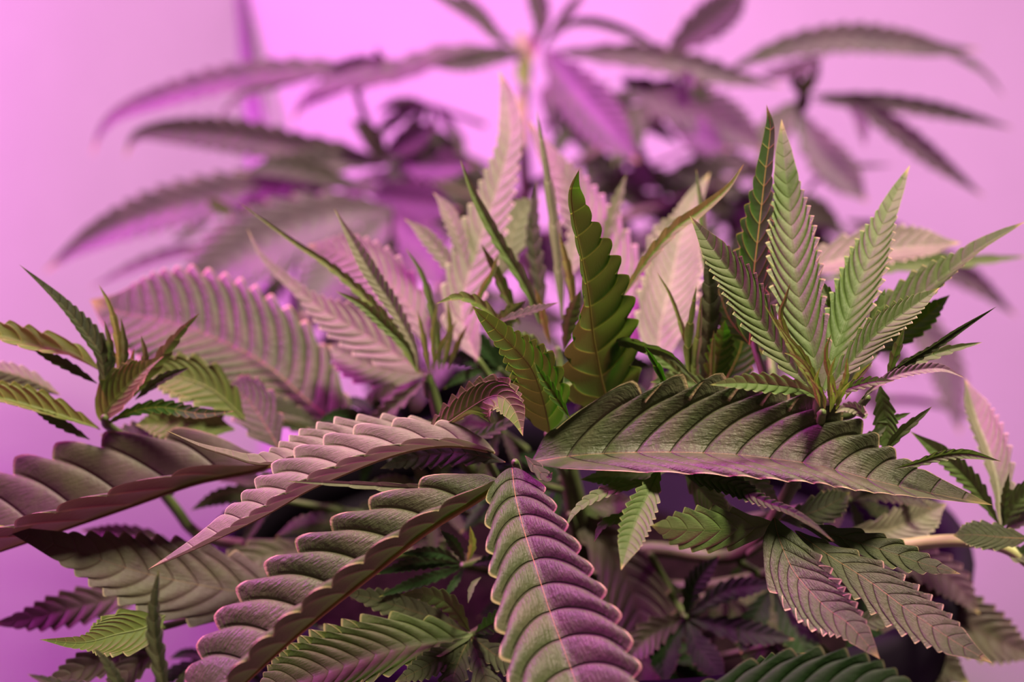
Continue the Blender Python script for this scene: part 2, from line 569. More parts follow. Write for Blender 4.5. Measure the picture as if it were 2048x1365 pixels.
base_f = np.array([POTC[0], POTC[1], make_riser_h + PH - .056])
FRONT = Plant('cannabis_plant', base_f, 'sharp leafy green cannabis plant in front with broad serrated drooping leaves', M_STEM)
FRONT.branch([base_f - np.array([0, 0, .01]), (1172, 1150, .650), (1150, 1000, .60), (1120, 860, .575), (1115, 700, .570)], [.007, .006, .005, .004, .002], name='main_stem')
FRONT.branch([(1168, 1130, .645), (1300, 1100, .620), (1480, 1108, .595), (1590, 960, .54), (1642, 800, .507)], [.004, .0034, .003, .0026, .0022])
FRONT.branch([(1165, 1110, .640), (1010, 1010, .625), (900, 880, .590), (856, 752, .575)], [.004, .0035, .003, .002])
FRONT.branch([(1170, 1170, .650), (760, 1100, .635), (440, 1085, .615), (345, 1010, .605), (270, 900, .585), (212, 848, .547)], [.004, .0034, .003, .0026, .0022, .0018])
FRONT.branch([(1170, 1160, .650), (1400, 1175, .630), (1620, 1130, .590), (1770, 1098, .562)], [.0034, .0030, .0028, .0026])
FRONT.branch([(1760, 1101, .563), (1790, 1094, .560), (1905, 1082, .552), (2005, 1094, .545), (2075, 1140, .54)], [.0026, .0026, .0025, .0025, .0022], mat=M_TAN)

B_ = dict(prof=BROAD)
# --- large central fan leaf
FRONT.fan([(1030, 925, .500), (1050, 960, .530), (1120, 980, .585)], M_BIG, .505, .49, [
    ([(1062, 925), (1150, 912), (1250, 906), (1350, 905), (1463, 909), (1560, 920), (1640, 932), (1755, 963), (1862, 987), (1985, 1011)], 168, [-6, -16, -22, -26, -22], 72, 11, dict(curl=(46, 8), ts=(1.35, .45), bulge=.26, tooth=.26, rnd=2.2, prof=([0, .03, .1, .25, .4, .55, .66, .76, .86, .94, 1], [.3, .62, .85, 1, .97, .83, .62, .40, .22, .1, 0]), slant=1.25, lt=.80, rib=.016, roll=.12, d0=.517, d1=.502)),
    ([(1024, 936), (1031, 993), (1049, 1065), (1071, 1133), (1098, 1218), (1128, 1300), (1165, 1400), (1205, 1500), (1235, 1590)], 156, 30, 36, 12, dict(bulge=.26, vc=1.7, tooth=.20, rnd=2.2, sp=1.28, prof=([0, .04, .12, .25, .42, .6, .75, .86, .94, 1], [.28, .42, .58, .70, .86, 1, .85, .5, .22, 0]), slant=.95, rib=.030, roll=.2, d0=.50, d1=.435, lt=.92)),
    ([(1000, 962), (954, 995), (850, 1061), (760, 1133), (670, 1205), (580, 1281), (490, 1365), (410, 1450), (330, 1530)], 158, 107, [8, 4, -10, -30], 10, dict(bulge=.24, vc=1.5, tooth=.24, rnd=2.2, prof=([0, .05, .15, .3, .5, .66, .8, .9, .96, 1], [.25, .45, .66, .88, 1, .94, .70, .40, .18, 0]), slant=.85, rib=.048, roll=.14, d0=.497, d1=.455, lt=.9)),
    ([(990, 905), (920, 893), (850, 896), (769, 917), (670, 957), (612, 984), (558, 1016), (508, 1043), (400, 1095), (297, 1139)], 98, 106, -16, 9, dict(bulge=.18, rnd=2.1, tooth=.30, d0=.515, d1=.488, lt=.72, slant=1.2, mat=M_LIT, prof=([0, .1, .25, .4, .55, .68, .78, .88, 1], [.3, .55, .85, 1, .9, .62, .38, .2, 0]))),
    ([(1010, 925), (960, 912), (900, 905), (830, 915), (760, 938)], 34, -20, 20, 9, dict(d0=.513, d1=.525)),
    ([(1000, 985), (940, 985), (840, 978), (690, 968), (572, 963)], 13, 20, 40, 6, dict(d0=.51, d1=.478, mat=M_LIT, prof=SLIM, res=1)),
    ([(1050, 912), (1092, 955), (1105, 945)], 16, -20, 30, 3, dict(d0=.497, d1=.488, res=1)),
], label='largest fan leaf, its ridged leaflets spreading from the middle')

# --- leaflet painted as brightly lit, crossing behind it on the left
FRONT.fan([(905, 880, .535), (960, 900, .55), (1010, 990, .61)], M_BIG, .53, .51, [
    ([(905, 868), (820, 872), (740, 884), (650, 905), (585, 922), (517, 930), (455, 912), (397, 893), (331, 861)], 74, 100, -22, 10, dict(bulge=.18, slant=1.3, mat=M_LIT, d0=.535, d1=.50, lt=.64, prof=([0, .1, .25, .4, .52, .62, .72, .85, 1], [.35, .62, .92, 1, .72, .42, .22, .12, 0]))),
    ([(835, 892), (860, 872), (886, 853), (931, 822), (976, 796), (1005, 795), (1030, 825), (1046, 873)], 50, [-15, -10, 5, 10, 30, 30], [-75, -75, -70, 40, 30, 30], 12, dict(mat=M_FRESH, d0=.52, d1=.50, under=True, tooth=.36, lt=.72)),
    ([(905, 880), (960, 872), (1010, 850), (1045, 842)], 14, 10, 20, 6, dict(mat=M_BIG, d0=.54, d1=.54, res=1)),
])
# --- upright dark leaves over the centre
FRONT.fan([(1095, 868, .535), (1110, 910, .555), (1135, 960, .595)], M_DARK, .53, .495, [
    ([(1100, 868), (1088, 810), (1066, 745), (1035, 704), (1002, 670), (970, 638), (945, 613)], 68, 25, 12, 8, dict(under=True, tooth=.30, bulge=.14, rnd=2, d1=.485, prof=([0, .1, .25, .4, .55, .7, .82, .92, 1], [.6, .9, 1, .86, .62, .40, .28, .16, 0]), lt=.72)),
    ([(1205, 850), (1212, 800), (1201, 750), (1186, 670), (1176, 587), (1160, 500), (1146, 430), (1143, 380), (1158, 339)], 98, [15, 20, 28, 60, 82, 86, 80, 70], [8, 4, 0, 0, -5, -10, 0], 9, dict(under=True, tooth=.30, rnd=2.0, bulge=.12, prof=([0, .08, .2, .38, .54, .68, .80, .9, 1], [.45, .78, .95, 1, .88, .66, .40, .24, 0]), lt=.84, d0=.545, d1=.49, slant=.95)),
    ([(1140, 838), (1110, 792), (1085, 755), (1068, 724)], 16, 40, 30, 5, dict(under=True, res=1, d0=.49, d1=.485)),
    ([(1200, 790), (1230, 690), (1290, 695), (1345, 715), (1395, 769)], 13, 40, -10, 8, dict(mat=M_FRESH, d0=.54, d1=.51, res=1)),
    ([(1340, 800), (1320, 745), (1287, 690)], 10, 30, 30, 3, dict(res=1, under=True, d0=.52, d1=.51)),
])

# --- left: broad mottled leaf and the ones below it
FRONT.fan([(540, 930, .57), (620, 930, .59), (880, 900, .60)], M_BROWN, .57, .53, [
    ([(545, 928), (500, 942), (390, 965), (250, 1015), (100, 1068), (-60, 1125), (-200, 1190)], 172, 105, -4, 7, dict(bulge=.16, tooth=.22, prof=BROAD, rib=.03, slant=.9, rnd=2.1, d0=.552)),
], label='broad mottled bronze leaf at the left')
FRONT.fan([(620, 1160, .575), (760, 1120, .60), (900, 1080, .635)], M_BROWN, .565, .52, [
    ([(600, 1205), (530, 1192), (450, 1180), (300, 1150), (155, 1105), (70, 1076), (-10, 1050)], 100, 20, -14, 9, dict(bulge=.13, slant=1.5, lt=.74, prof=([0, .1, .25, .4, .55, .68, .78, .88, 1], [.5, .8, 1, .92, .72, .5, .3, .16, 0]))),
    ([(610, 1100), (540, 1110), (470, 1150), (400, 1225)], 52, 10, 0, 8, dict(d0=.60, d1=.57)),
    ([(640, 1230), (560, 1250), (500, 1215), (440, 1170)], 40, 10, 0, 7, dict(d0=.60, d1=.57)),
])
FRONT.fan([(340, 1170, .60), (450, 1130, .61), (600, 1095, .63)], M_BROWN, .60, .56, [
    ([(340, 1172), (290, 1182), (150, 1215), (60, 1238), (-20, 1250)], 42, 5, 0, 9, dict(tooth=.38)),
    ([(350, 1090), (300, 1075), (240, 1068), (160, 1061)], 22, 10, 10, 8, dict(d0=.61, d1=.60, res=1)),
])
FRONT.fan([(300, 1262, .53), (400, 1230, .57), (560, 1150, .62)], M_YOUNG, .53, .50, [
    ([(330, 1232), (290, 1256), (232, 1270), (165, 1286), (79, 1280)], 64, 20, 15, 9, dict(under=True, tooth=.22, lt=.72, mat=M_FRESH, prof=([0, .15, .35, .5, .65, .8, 1], [.7, 1, .8, .45, .24, .15, 0]))),
    ([(320, 1290), (240, 1310), (170, 1335), (80, 1375)], 36, 10, 0, 7, dict(mat=M_BROWN, d0=.55, d1=.54)),
    ([(330, 1300), (270, 1330), (210, 1390)], 34, 10, 0, 6, dict(mat=M_BROWN, d0=.55, d1=.54)),
])
FRONT.fan([(332, 1400, .455), (360, 1440, .50), (480, 1380, .60)], M_BIG, .455, .455, [
    ([(334, 1420), (322, 1350), (310, 1280), (308, 1210), (318, 1139)], 22, 25, 25, 7, dict(prof=SLIM, res=1, tooth=.35)),
    ([(320, 1420), (352, 1380), (372, 1340)], 14, 20, 20, 4, dict(res=1)),
], name='young_shoot')
FRONT.fan([(250, 1410, .46), (330, 1440, .50), (480, 1390, .60)], M_BIG, .46, .455, [
    ([(262, 1420), (235, 1365), (212, 1325), (187, 1296)], 15, 25, 10, 5, dict(res=1, prof=SLIM)),
    ([(180, 1420), (120, 1375), (55, 1349)], 16, 25, 10, 5, dict(res=1, prof=SLIM)),
    ([(240, 1400), (150, 1370), (95, 1372)], 13, 25, 10, 5, dict(res=1, prof=SLIM)),
], name='young_shoot')

# --- left shoot
FRONT.fan([(208, 835, .54), (212, 848, .545)], M_FRESH, .545, .535, [
    ([(212, 800), (203, 716), (182, 680), (134, 620), (86, 572), (38, 529)], 30, 62, 10, 9, dict(mat=M_BIG, tooth=.25, lt=.62, d1=.525, prof=([0, .15, .35, .5, .65, .8, 1], [.6, .95, 1, .8, .5, .28, 0]))),
    ([(238, 760), (236, 680), (220, 613), (197, 569)], 10, 20, 20, 4, dict(mat=M_YOUNG, prof=SLIM, res=1)),
    ([(265, 795), (317, 722), (361, 665), (399, 627)], 17, 30, 25, 5, dict(mat=M_FRESH, under=True, prof=SLIM, res=1)),
    ([(208, 850), (213, 823), (255, 772), (293, 737), (328, 712)], 56, 5, 60, 9, dict(mat=M_YOUNG, under=True, tooth=.18, prof=([0, .2, .4, .6, .75, 1], [.5, .95, 1, .6, .3, 0]))),
    ([(205, 745), (140, 706), (70, 692), (0, 672), (-90, 655)], 40, 75, 5, 6, dict(mat=M_YOUNG, under=True, d1=.53)),
    ([(195, 768), (140, 735), (100, 715), (55, 692)], 13, 30, 10, 6, dict(mat=M_BIG, res=1)),
    ([(200, 860), (175, 850), (103, 826), (0, 797), (-90, 790)], 44, 80, 15, 9, dict(mat=M_YOUNG, under=True, tooth=.24, d1=.53)),
    ([(120, 790), (60, 760), (0, 742), (-60, 735)], 28, -20, -30, 8, dict(mat=M_LIT, d0=.56, d1=.55, res=1)),
    ([(210, 850), (260, 826), (320, 815), (400, 828), (470, 823)], 18, 10, 40, 9, dict(mat=M_DARK, d1=.535, under=True, res=1, lt=.7)),
    ([(180, 880), (120, 845), (60, 815)], 14, 10, 40, 6, dict(mat=M_BIG, res=1)),
    ([(225, 770), (222, 700), (208, 640)], 9, 20, 20, 4, dict(mat=M_FRESH, res=0)),
    ([(240, 770), (250, 705), (242, 635)], 9, 20, 20, 4, dict(mat=M_FRESH, res=0)),
    ([(255, 780), (262, 735), (268, 695)], 7, 20, 20, 3, dict(mat=M_YOUNG, res=0)),
    ([(262, 770), (290, 720), (282, 670)], 9, 20, 20, 3, dict(mat=M_FRESH, res=0)),
    ([(270, 800), (320, 760), (380, 735)], 12, 20, 20, 5, dict(mat=M_BIG, res=0)),
], name='shoot_tip', sub='young_leaf')
FRONT.fan([(455, 805, .575), (420, 870, .58), (340, 985, .575)], M_DARK, .575, .565, [
    ([(490, 840), (430, 785), (370, 758), (290, 745)], 62, 30, 5, 8, dict(mat=M_FRESH, under=True, res=1)),
    ([(470, 860), (410, 850), (340, 846), (270, 850)], 44, 20, 10, 8, dict(mat=M_FRESH, under=True, res=1)),
    ([(560, 900), (530, 850), (500, 805), (455, 765)], 62, 10, 10, 7, dict(mat=M_BIG, d0=.58, d1=.59, res=1)),
    ([(470, 900), (380, 895), (280, 885), (200, 870)], 56, 20, 0, 7, dict(mat=M_BIG, d0=.58, d1=.57, res=1)),
])
# --- big pink-lit leaf behind on the left
FRONT.fan([(700, 880, .625), (800, 900, .63), (900, 900, .60)], M_LIT, .625, .635, [
    ([(705, 885), (660, 840), (613, 800), (540, 735), (460, 690), (360, 650), (240, 625), (180, 600)], 140, 52, -12, 16, dict(mat=M_BIG, bulge=.24, tooth=.13, prof=BROAD, d0=.615, d1=.625, slant=.9, roll=.3)),
    ([(720, 880), (740, 820), (800, 770), (850, 740)], 30, 10, 10, 7, dict(res=1)),
    ([(660, 860), (620, 850), (560, 825), (470, 790)], 36, 20, -10, 9, dict(mat=M_BIG, d0=.61, d1=.595, res=1)),
])

# --- shoot left of the centre
FRONT.fan([(852, 760, .575), (856, 790, .58)], M_FRESH, .572, .565, [
    ([(838, 748), (813, 700), (745, 611), (695, 562), (646, 523), (597, 491), (538, 449), (474, 402)], 16, 45, 30, 9, dict(under=True, prof=([0, .1, .3, .5, .6, .8, 1], [.6, .9, 1, .8, .55, .3, 0]), lt=.6, res=1)),
    ([(836, 740), (828, 695), (784, 611), (745, 552), (705, 483), (668, 417)], 21, 35, 20, 11, dict(mat=M_LIT, lt=.55, d0=.565, d1=.555, res=1)),
    ([(830, 735), (813, 695), (769, 650), (725, 611), (671, 582)], 16, 30, 30, 10, dict(mat=M_FRESH, d0=.56, d1=.55, res=1)),
    ([(880, 740), (877, 690), (862, 611), (843, 547), (811, 496)], 11, 30, 20, 5, dict(prof=SLIM, res=1)),
    ([(840, 745), (784, 704), (705, 655), (646, 621), (587, 572), (524, 513), (494, 457)], 52, 10, 0, 9, dict(mat=M_LIT, d0=.59, d1=.60, lt=.62, prof=([0, .12, .3, .45, .6, .8, 1], [.5, .9, 1, .6, .28, .15, 0]))),
    ([(850, 690), (830, 630), (770, 560), (690, 510), (615, 490)], 62, 0, -5, 12, dict(mat=M_LIT, d0=.60, d1=.62)),
    ([(850, 750), (800, 745), (730, 730), (655, 690)], 52, 20, 5, 8, dict(mat=M_LIT, d0=.60, d1=.61, res=1)),
    ([(858, 745), (848, 680), (835, 620)], 7, 20, 20, 3, dict(mat=M_YOUNG, res=0)),
    ([(868, 742), (866, 670), (876, 600)], 7, 20, 20, 3, dict(mat=M_YOUNG, res=0)),
    ([(885, 740), (900, 670), (895, 600)], 8, 20, 20, 3, dict(mat=M_YOUNG, res=0)),
    ([(895, 740), (915, 690), (935, 650)], 7, 20, 20, 3, dict(mat=M_YOUNG, res=0)),
    ([(860, 745), (885, 690), (915, 640)], 7, 20, 20, 3, dict(mat=M_YOUNG, res=0)),
    ([(850, 760), (800, 800), (755, 835), (715, 855)], 20, 20, 20, 6, dict(mat=M_LIT, d0=.59, d1=.6, res=0)),
], name='shoot_tip', sub='young_leaf')

# --- tall leaves painted as brightly lit, standing behind the centre
FRONT.fan([(955, 720, .585), (1000, 770, .59), (1115, 800, .575)], M_LIT, .585, .635, [
    ([(955, 720), (925, 640), (931, 572), (966, 464), (995, 375), (1020, 277), (1014, 194), (997, 139)], 52, 8, 12, 13, dict(prof=([0, .12, .3, .45, .58, .7, .8, .9, 1], [.5, .9, 1, .92, .72, .55, .46, .28, 0]), lt=.72, tooth=.28)),
    ([(930, 600), (905, 540), (875, 500), (843, 464), (808, 437)], 20, 20, 0, 6, dict(d0=.60, d1=.60, res=1, lt=.6)),
    ([(940, 560), (915, 470), (890, 415), (866, 384)], 20, 20, 0, 6, dict(d0=.60, d1=.605, res=1, lt=.6)),
    ([(1000, 560), (1025, 470), (1050, 420), (1080, 400)], 40, 10, 0, 7, dict(d0=.61, d1=.62, res=1)),
])
FRONT.fan([(1060, 690, .57), (1115, 720, .57)], M_FRESH, .57, .555, [
    ([(1080, 650), (1066, 606), (1037, 547), (997, 483), (948, 390), (920, 319)], 17, 35, 25, 6, dict(d0=.56, d1=.55, prof=SLIM, res=1, lt=.6)),
    ([(1040, 650), (1022, 611), (995, 550), (962, 488)], 15, 30, 20, 5, dict(prof=SLIM, res=1)),
    ([(940, 630), (965, 580), (985, 545), (996, 508)], 9, 30, 20, 3, dict(mat=M_YOUNG, res=0, d0=.56)),
    ([(1010, 665), (985, 630), (948, 604), (914, 596), (872, 608)], 16, 60, 10, 5, dict(mat=M_FRESH, res=1, under=True, d0=.54, d1=.525)),
    ([(985, 650), (1030, 634), (1075, 620), (1118, 605)], 17, -40, 70, 8, dict(mat=M_BIG, res=1, d0=.53, d1=.53)),
    ([(1085, 650), (1080, 572), (1066, 474), (1073, 361)], 18, 10, 10, 8, dict(mat=M_BIG, d0=.60, d1=.595, res=1)),
    ([(1125, 640), (1110, 474), (1100, 395), (1090, 326), (1073, 221)], 15, 40, 10, 4, dict(mat=M_LIT, d0=.575, d1=.57, res=1, prof=SLIM)),
    ([(1150, 640), (1140, 560), (1118, 464)], 11, 30, 10, 4, dict(mat=M_YOUNG, res=1)),
    ([(1100, 690), (1085, 630), (1070, 575)], 10, 30, 10, 4, dict(mat=M_YOUNG, res=0)),
    ([(1000, 690), (1010, 640), (1050, 600)], 24, 30, 10, 6, dict(mat=M_FRESH, res=0)),
    ([(1090, 720), (1060, 690), (1010, 680)], 26, 30, 10, 6, dict(mat=M_FRESH, res=0)),
    ([(1130, 700), (1140, 640), (1160, 580)], 20, 30, 10, 6, dict(mat=M_FRESH, res=0)),
], name='shoot_tip', sub='young_leaf')
FRONT.fan([(1262, 690, .60), (1240, 740, .595), (1120, 780, .573)], M_LIT, .60, .655, [
    ([(1265, 700), (1258, 640), (1240, 560), (1204, 484), (1169, 425), (1130, 361), (1090, 302), (1056, 239)], 62, -5, 5, 12, dict(prof=([0, .12, .3, .45, .58, .7, .8, .9, 1], [.5, .9, 1, .95, .80, .58, .36, .2, 0]), lt=.76)),
    ([(1200, 520), (1225, 430), (1240, 385), (1252, 350)], 16, 20, 0, 5, dict(d0=.62, d1=.62, res=1)),
    ([(1140, 560), (1150, 500), (1165, 440)], 24, 10, 0, 5, dict(d0=.61, d1=.62, res=1)),
])
FRONT.fan([(1250, 600, .545), (1235, 680, .56), (1135, 800, .574)], M_FRESH, .54, .53, [
    ([(1245, 595), (1292, 523), (1350, 457), (1398, 424), (1455, 376), (1488, 328)], 17, 25, 40, 5, dict(mat=M_YOUNG, lt=.5, res=1, prof=SLIM, bulge=.08)),
])
FRONT.fan([(1320, 730, .585), (1290, 800, .585), (1140, 870, .575)], M_LIT, .585, .635, [
    ([(1318, 740), (1320, 660), (1346, 547), (1361, 474), (1385, 405), (1420, 345)], 68, 15, 5, 13, dict(prof=([0, .12, .3, .5, .65, .8, .9, 1], [.55, .9, 1, .85, .55, .3, .18, 0]), lt=.74)),
    ([(1412, 560), (1408, 500), (1404, 425), (1392, 337)], 9, 20, 20, 3, dict(res=1, mat=M_FRESH, prof=SLIM, d0=.57, d1=.57)),
    ([(1290, 560), (1330, 470), (1365, 440)], 34, 10, 0, 6, dict(d0=.61, d1=.62, res=1)),
])
FRONT.fan([(1400, 800, .54), (1420, 850, .55), (1590, 960, .535)], M_FRESH, .54, .53, [
    ([(1410, 790), (1378, 700), (1345, 600), (1312, 542)], 7, 20, 20, 3, dict(mat=M_YOUNG, prof=SLIM, res=0)),
    ([(1385, 800), (1376, 690), (1385, 620), (1393, 571)], 12, 30, 10, 4, dict(prof=SLIM, res=1, under=True)),
    ([(1395, 800), (1390, 730), (1398, 660), (1402, 592)], 10, 20, 20, 3, dict(mat=M_YOUNG, prof=SLIM, res=1)),
    ([(1410, 800), (1412, 720), (1420, 600), (1412, 490)], 26, 30, 10, 7, dict(mat=M_BIG, res=1, d0=.55)),
    ([(1420, 790), (1440, 700), (1450, 640)], 34, 30, 10, 7, dict(mat=M_DARK, res=1, under=True, d0=.55)),
    ([(1430, 800), (1480, 700), (1490, 600)], 50, 20, 10, 9, dict(mat=M_DARK, res=1, under=True, d0=.56, d1=.555)),
    ([(1380, 800), (1350, 740), (1290, 700), (1250, 690)], 16, 40, 10, 8, dict(mat=M_FRESH, res=1)),
    ([(1450, 810), (1420, 780), (1350, 760), (1300, 765)], 22, 30, 10, 8, dict(mat=M_FRESH, res=1)),
    ([(1425, 790), (1425, 720), (1428, 660)], 8, 20, 20, 3, dict(mat=M_YOUNG, res=0)),
], name='shoot_tip', sub='young_leaf')

# --- right fan leaf, sharp and standing
FRONT.fan([(1642, 792, .503), (1642, 805, .507)], M_FRESH, .503, .535, [
    ([(1642, 785), (1622, 690), (1602, 614), (1590, 533), (1580, 424), (1571, 343), (1563, 238)], 60, 12, 10, 13, dict(bulge=.2, tooth=.32, slant=2.0, rnd=1.25, pk=.82, lt=.70, prof=([0, .1, .25, .42, .55, .66, .76, .88, 1], [.4, .72, .96, 1, .86, .6, .42, .26, 0]))),
    ([(1650, 785), (1664, 714), (1682, 667), (1714, 581), (1747, 495), (1780, 414), (1820, 330)], 52, 5, 20, 13, dict(bulge=.2, tooth=.32, slant=2.0, rnd=1.25, pk=.82, lt=.72, d1=.54, prof=([0, .1, .25, .42, .55, .66, .76, .88, 1], [.4, .72, .96, 1, .86, .62, .40, .24, 0]))),
    ([(1632, 792), (1588, 738), (1550, 686), (1507, 619), (1474, 562), (1431, 505), (1379, 431)], 46, 20, 15, 12, dict(bulge=.2, tooth=.32, slant=2.0, rnd=1.25, pk=.82, lt=.70, d1=.51)),
    ([(1655, 792), (1679, 752), (1721, 705), (1760, 662), (1817, 619), (1880, 575)], 38, 10, 30, 11, dict(bulge=.2, tooth=.32, slant=2.0, rnd=1.25, pk=.82, lt=.78, d1=.505)),
    ([(1640, 800), (1607, 780), (1550, 771), (1488, 767), (1420, 770)], 26, 40, 10, 9, dict(bulge=.26, d1=.475)),
    ([(1655, 800), (1690, 780), (1740, 765), (1790, 762)], 16, 20, 40, 7, dict(d1=.485)),
], label='sharp bright green fan leaf standing at the right')
FRONT.fan([(1500, 660, .535), (1530, 760, .53), (1600, 930, .53)], M_DARK, .53, .525, [
    ([(1500, 690), (1507, 562), (1517, 467), (1531, 343), (1541, 257), (1533, 209)], 50, 5, 45, 8, dict(under=True, tooth=.30, bulge=.12, lt=.66, prof=([0, .12, .3, .45, .58, .7, .8, .9, 1], [.7, 1, .96, .82, .6, .4, .32, .22, 0]))),
    ([(1500, 690), (1460, 640), (1440, 590), (1420, 540)], 36, 20, 20, 7, dict(under=True, d0=.54, d1=.545, res=1)),
    ([(1510, 690), (1540, 600), (1545, 520)], 30, 20, 20, 7, dict(mat=M_BIG, d0=.54, d1=.54, res=1)),
])
FRONT.fan([(1720, 700, .545), (1690, 760, .53), (1642, 830, .508)], M_FRESH, .545, .53, [
    ([(1712, 720), (1740, 690), (1800, 632), (1874, 564), (1921, 526), (1969, 490), (2052, 443)], 60, -10, 70, 9, dict(mat=M_FRESH, lt=.66, tooth=.30, prof=([0, .12, .3, .45, .58, .7, .8, .9, 1], [.6, .95, 1, .8, .52, .36, .26, .16, 0]))),
    ([(1710, 720), (1760, 690), (1840, 640), (1900, 590)], 36, 10, 30, 8, dict(mat=M_DARK, under=True, d0=.55, d1=.54, res=1)),
    ([(1740, 690), (1752, 630), (1771, 576)], 14, 20, 20, 4, dict(res=1, d0=.52, d1=.52)),
    ([(1690, 640), (1660, 600), (1640, 560)], 18, 20, 20, 4, dict(res=1, mat=M_DARK, d0=.52, d1=.52)),
    ([(1690, 780), (1730, 720), (1760, 660)], 20, 20, 20, 5, dict(res=1, mat=M_DARK, d0=.54, d1=.54)),
])
FRONT.fan([(1560, 560, .62), (1540, 700, .60), (1580, 960, .54)], M_LIT, .62, .62, [
    ([(1555, 560), (1640, 533), (1700, 516), (1800, 498), (1922, 486)], 60, -12, 60, 9, dict(lt=.68)),
    ([(1640, 560), (1760, 535), (1880, 525), (1969, 520), (2060, 513)], 20, 0, 30, 6, dict(mat=M_FRESH, d0=.64, d1=.66, res=1)),
])
FRONT.fan([(1735, 795, .505), (1700, 830, .51), (1640, 830, .512)], M_BIG, .503, .49, [
    ([(1722, 800), (1755, 767), (1807, 729), (1864, 695), (1921, 657), (1994, 613)], 13, 60, 10, 10, dict(lt=.6, res=1, prof=SLIM, tooth=.4)),
    ([(1750, 775), (1826, 724), (1898, 700), (1965, 685)], 16, 20, 30, 6, dict(mat=M_FRESH, prof=SLIM, res=1, d0=.515, d1=.51)),
    ([(1728, 800), (1736, 786), (1779, 757), (1826, 743), (1883, 738), (1929, 756)], 15, 10, 50, 9, dict(mat=M_LIT, lt=.6, res=1, d0=.495, d1=.48)),
    ([(1775, 760), (1790, 710), (1809, 655)], 12, 20, 20, 4, dict(mat=M_FRESH, res=1)),
    ([(1728, 812), (1728, 830), (1712, 818), (1690, 816), (1670, 826)], 16, 30, 30, 6, dict(mat=M_LIT, d0=.485, d1=.475, res=1)),
    ([(1760, 770), (1768, 820), (1772, 860), (1775, 912)], 28, 10, 10, 8, dict(mat=M_FRESH, d0=.52, d1=.52, res=1)),
    ([(1768, 905), (1800, 868), (1830, 842), (1864, 814)], 12, 20, 20, 4, dict(mat=M_FRESH, prof=SLIM, d0=.515, d1=.505, res=1)),
    ([(1750, 845), (1785, 838), (1822, 826)], 8, 20, 20, 3, dict(mat=M_FRESH, res=1, d0=.52, d1=.52)),
    ([(1700, 900), (1735, 880), (1760, 862), (1775, 850)], 14, 20, 20, 4, dict(mat=M_DARK, res=1, d0=.52, d1=.52)),
    ([(1790, 938), (1837, 926), (1882, 912), (1936, 908), (2004, 924)], 14, 40, 20, 7, dict(mat=M_FRESH, d0=.505, d1=.49, res=1, lt=.6)),
    ([(1640, 830), (1600, 800), (1560, 790), (1530, 800)], 18, 30, 20, 6, dict(mat=M_DARK, res=1, d0=.52, d1=.52)),
    ([(1690, 800), (1712, 760), (1746, 723)], 9, 20, 20, 3, dict(mat=M_YOUNG, res=1)),
], name='shoot_tip', sub='young_leaf')
FRONT.fan([(1645, 825, .5), (1640, 850, .515)], M_YOUNG, .497, .485, [
    ([(1640, 790), (1625, 770), (1580, 690), (1529, 610)], 10, 30, 10, 6, dict(prof=SLIM, res=1)),
    ([(1645, 800), (1610, 720), (1580, 680), (1557, 652)], 10, 30, 10, 5, dict(prof=SLIM, res=1)),
    ([(1600, 740), (1562, 640), (1570, 600), (1581, 566)], 9, 30, 10, 3, dict(prof=SLIM, res=1)),
    ([(1675, 795), (1656, 740), (1652, 700), (1663, 668)], 8, 30, 10, 3, dict(prof=SLIM, res=1)),
    ([(1650, 805), (1620, 745), (1590, 715), (1568, 706)], 11, 30, 10, 5, dict(prof=SLIM, res=1)),
    ([(1660, 810), (1660, 750), (1672, 712)], 7, 30, 10, 3, dict(prof=SLIM, res=0)),
    ([(1668, 810), (1690, 760), (1694, 715)], 9, 30, 10, 4, dict(prof=SLIM, res=1)),
    ([(1640, 815), (1630, 770), (1640, 735)], 7, 30, 10, 3, dict(prof=SLIM, res=0)),
    ([(1672, 820), (1682, 790), (1702, 762)], 7, 30, 10, 3, dict(prof=SLIM, res=0)),
    ([(1650, 820), (1644, 790), (1618, 755)], 7, 30, 10, 3, dict(prof=SLIM, res=0)),
    ([(1660, 825), (1665, 800), (1660, 765)], 6, 30, 10, 3, dict(prof=SLIM, res=0)),
], name='shoot_tip', sub='young_leaf')

# --- shoot at the far right
FRONT.fan([(2000, 1055, .545), (2005, 1092, .546)], M_LIT, .545, .535, [
    ([(2000, 1062), (1999, 1029), (1994, 966), (1976, 899), (1949, 827), (1930, 757)], 52, 66, 15, 9, dict(lt=.66, tooth=.34, d1=.585)),
    ([(1998, 1050), (1958, 984), (1927, 948), (1882, 908), (1820, 863)], 24, 20, 15, 8, dict(mat=M_FRESH, lt=.62, tooth=.36, res=1)),
    ([(2005, 1050), (2010, 1000), (2018, 946)], 10, 20, 20, 5, dict(mat=M_FRESH, res=1)),
    ([(2005, 1055), (2030, 1010), (2080, 960)], 32, 20, 20, 6, dict(mat=M_FRESH, res=1)),
    ([(2060, 1078), (2000, 1075), (1950, 1070), (1906, 1072)], 36, 20, -15, 8, dict(mat=M_BIG, res=1, d0=.53, d1=.53)),
    ([(2010, 1060), (2040, 1040), (2085, 1015)], 22, 20, 20, 6, dict(mat=M_LIT, res=1)),
    ([(2010, 1095), (2040, 1110), (2090, 1100)], 26, 20, 20, 6, dict(mat=M_DARK, res=1)),
], name='shoot_tip', sub='young_leaf')

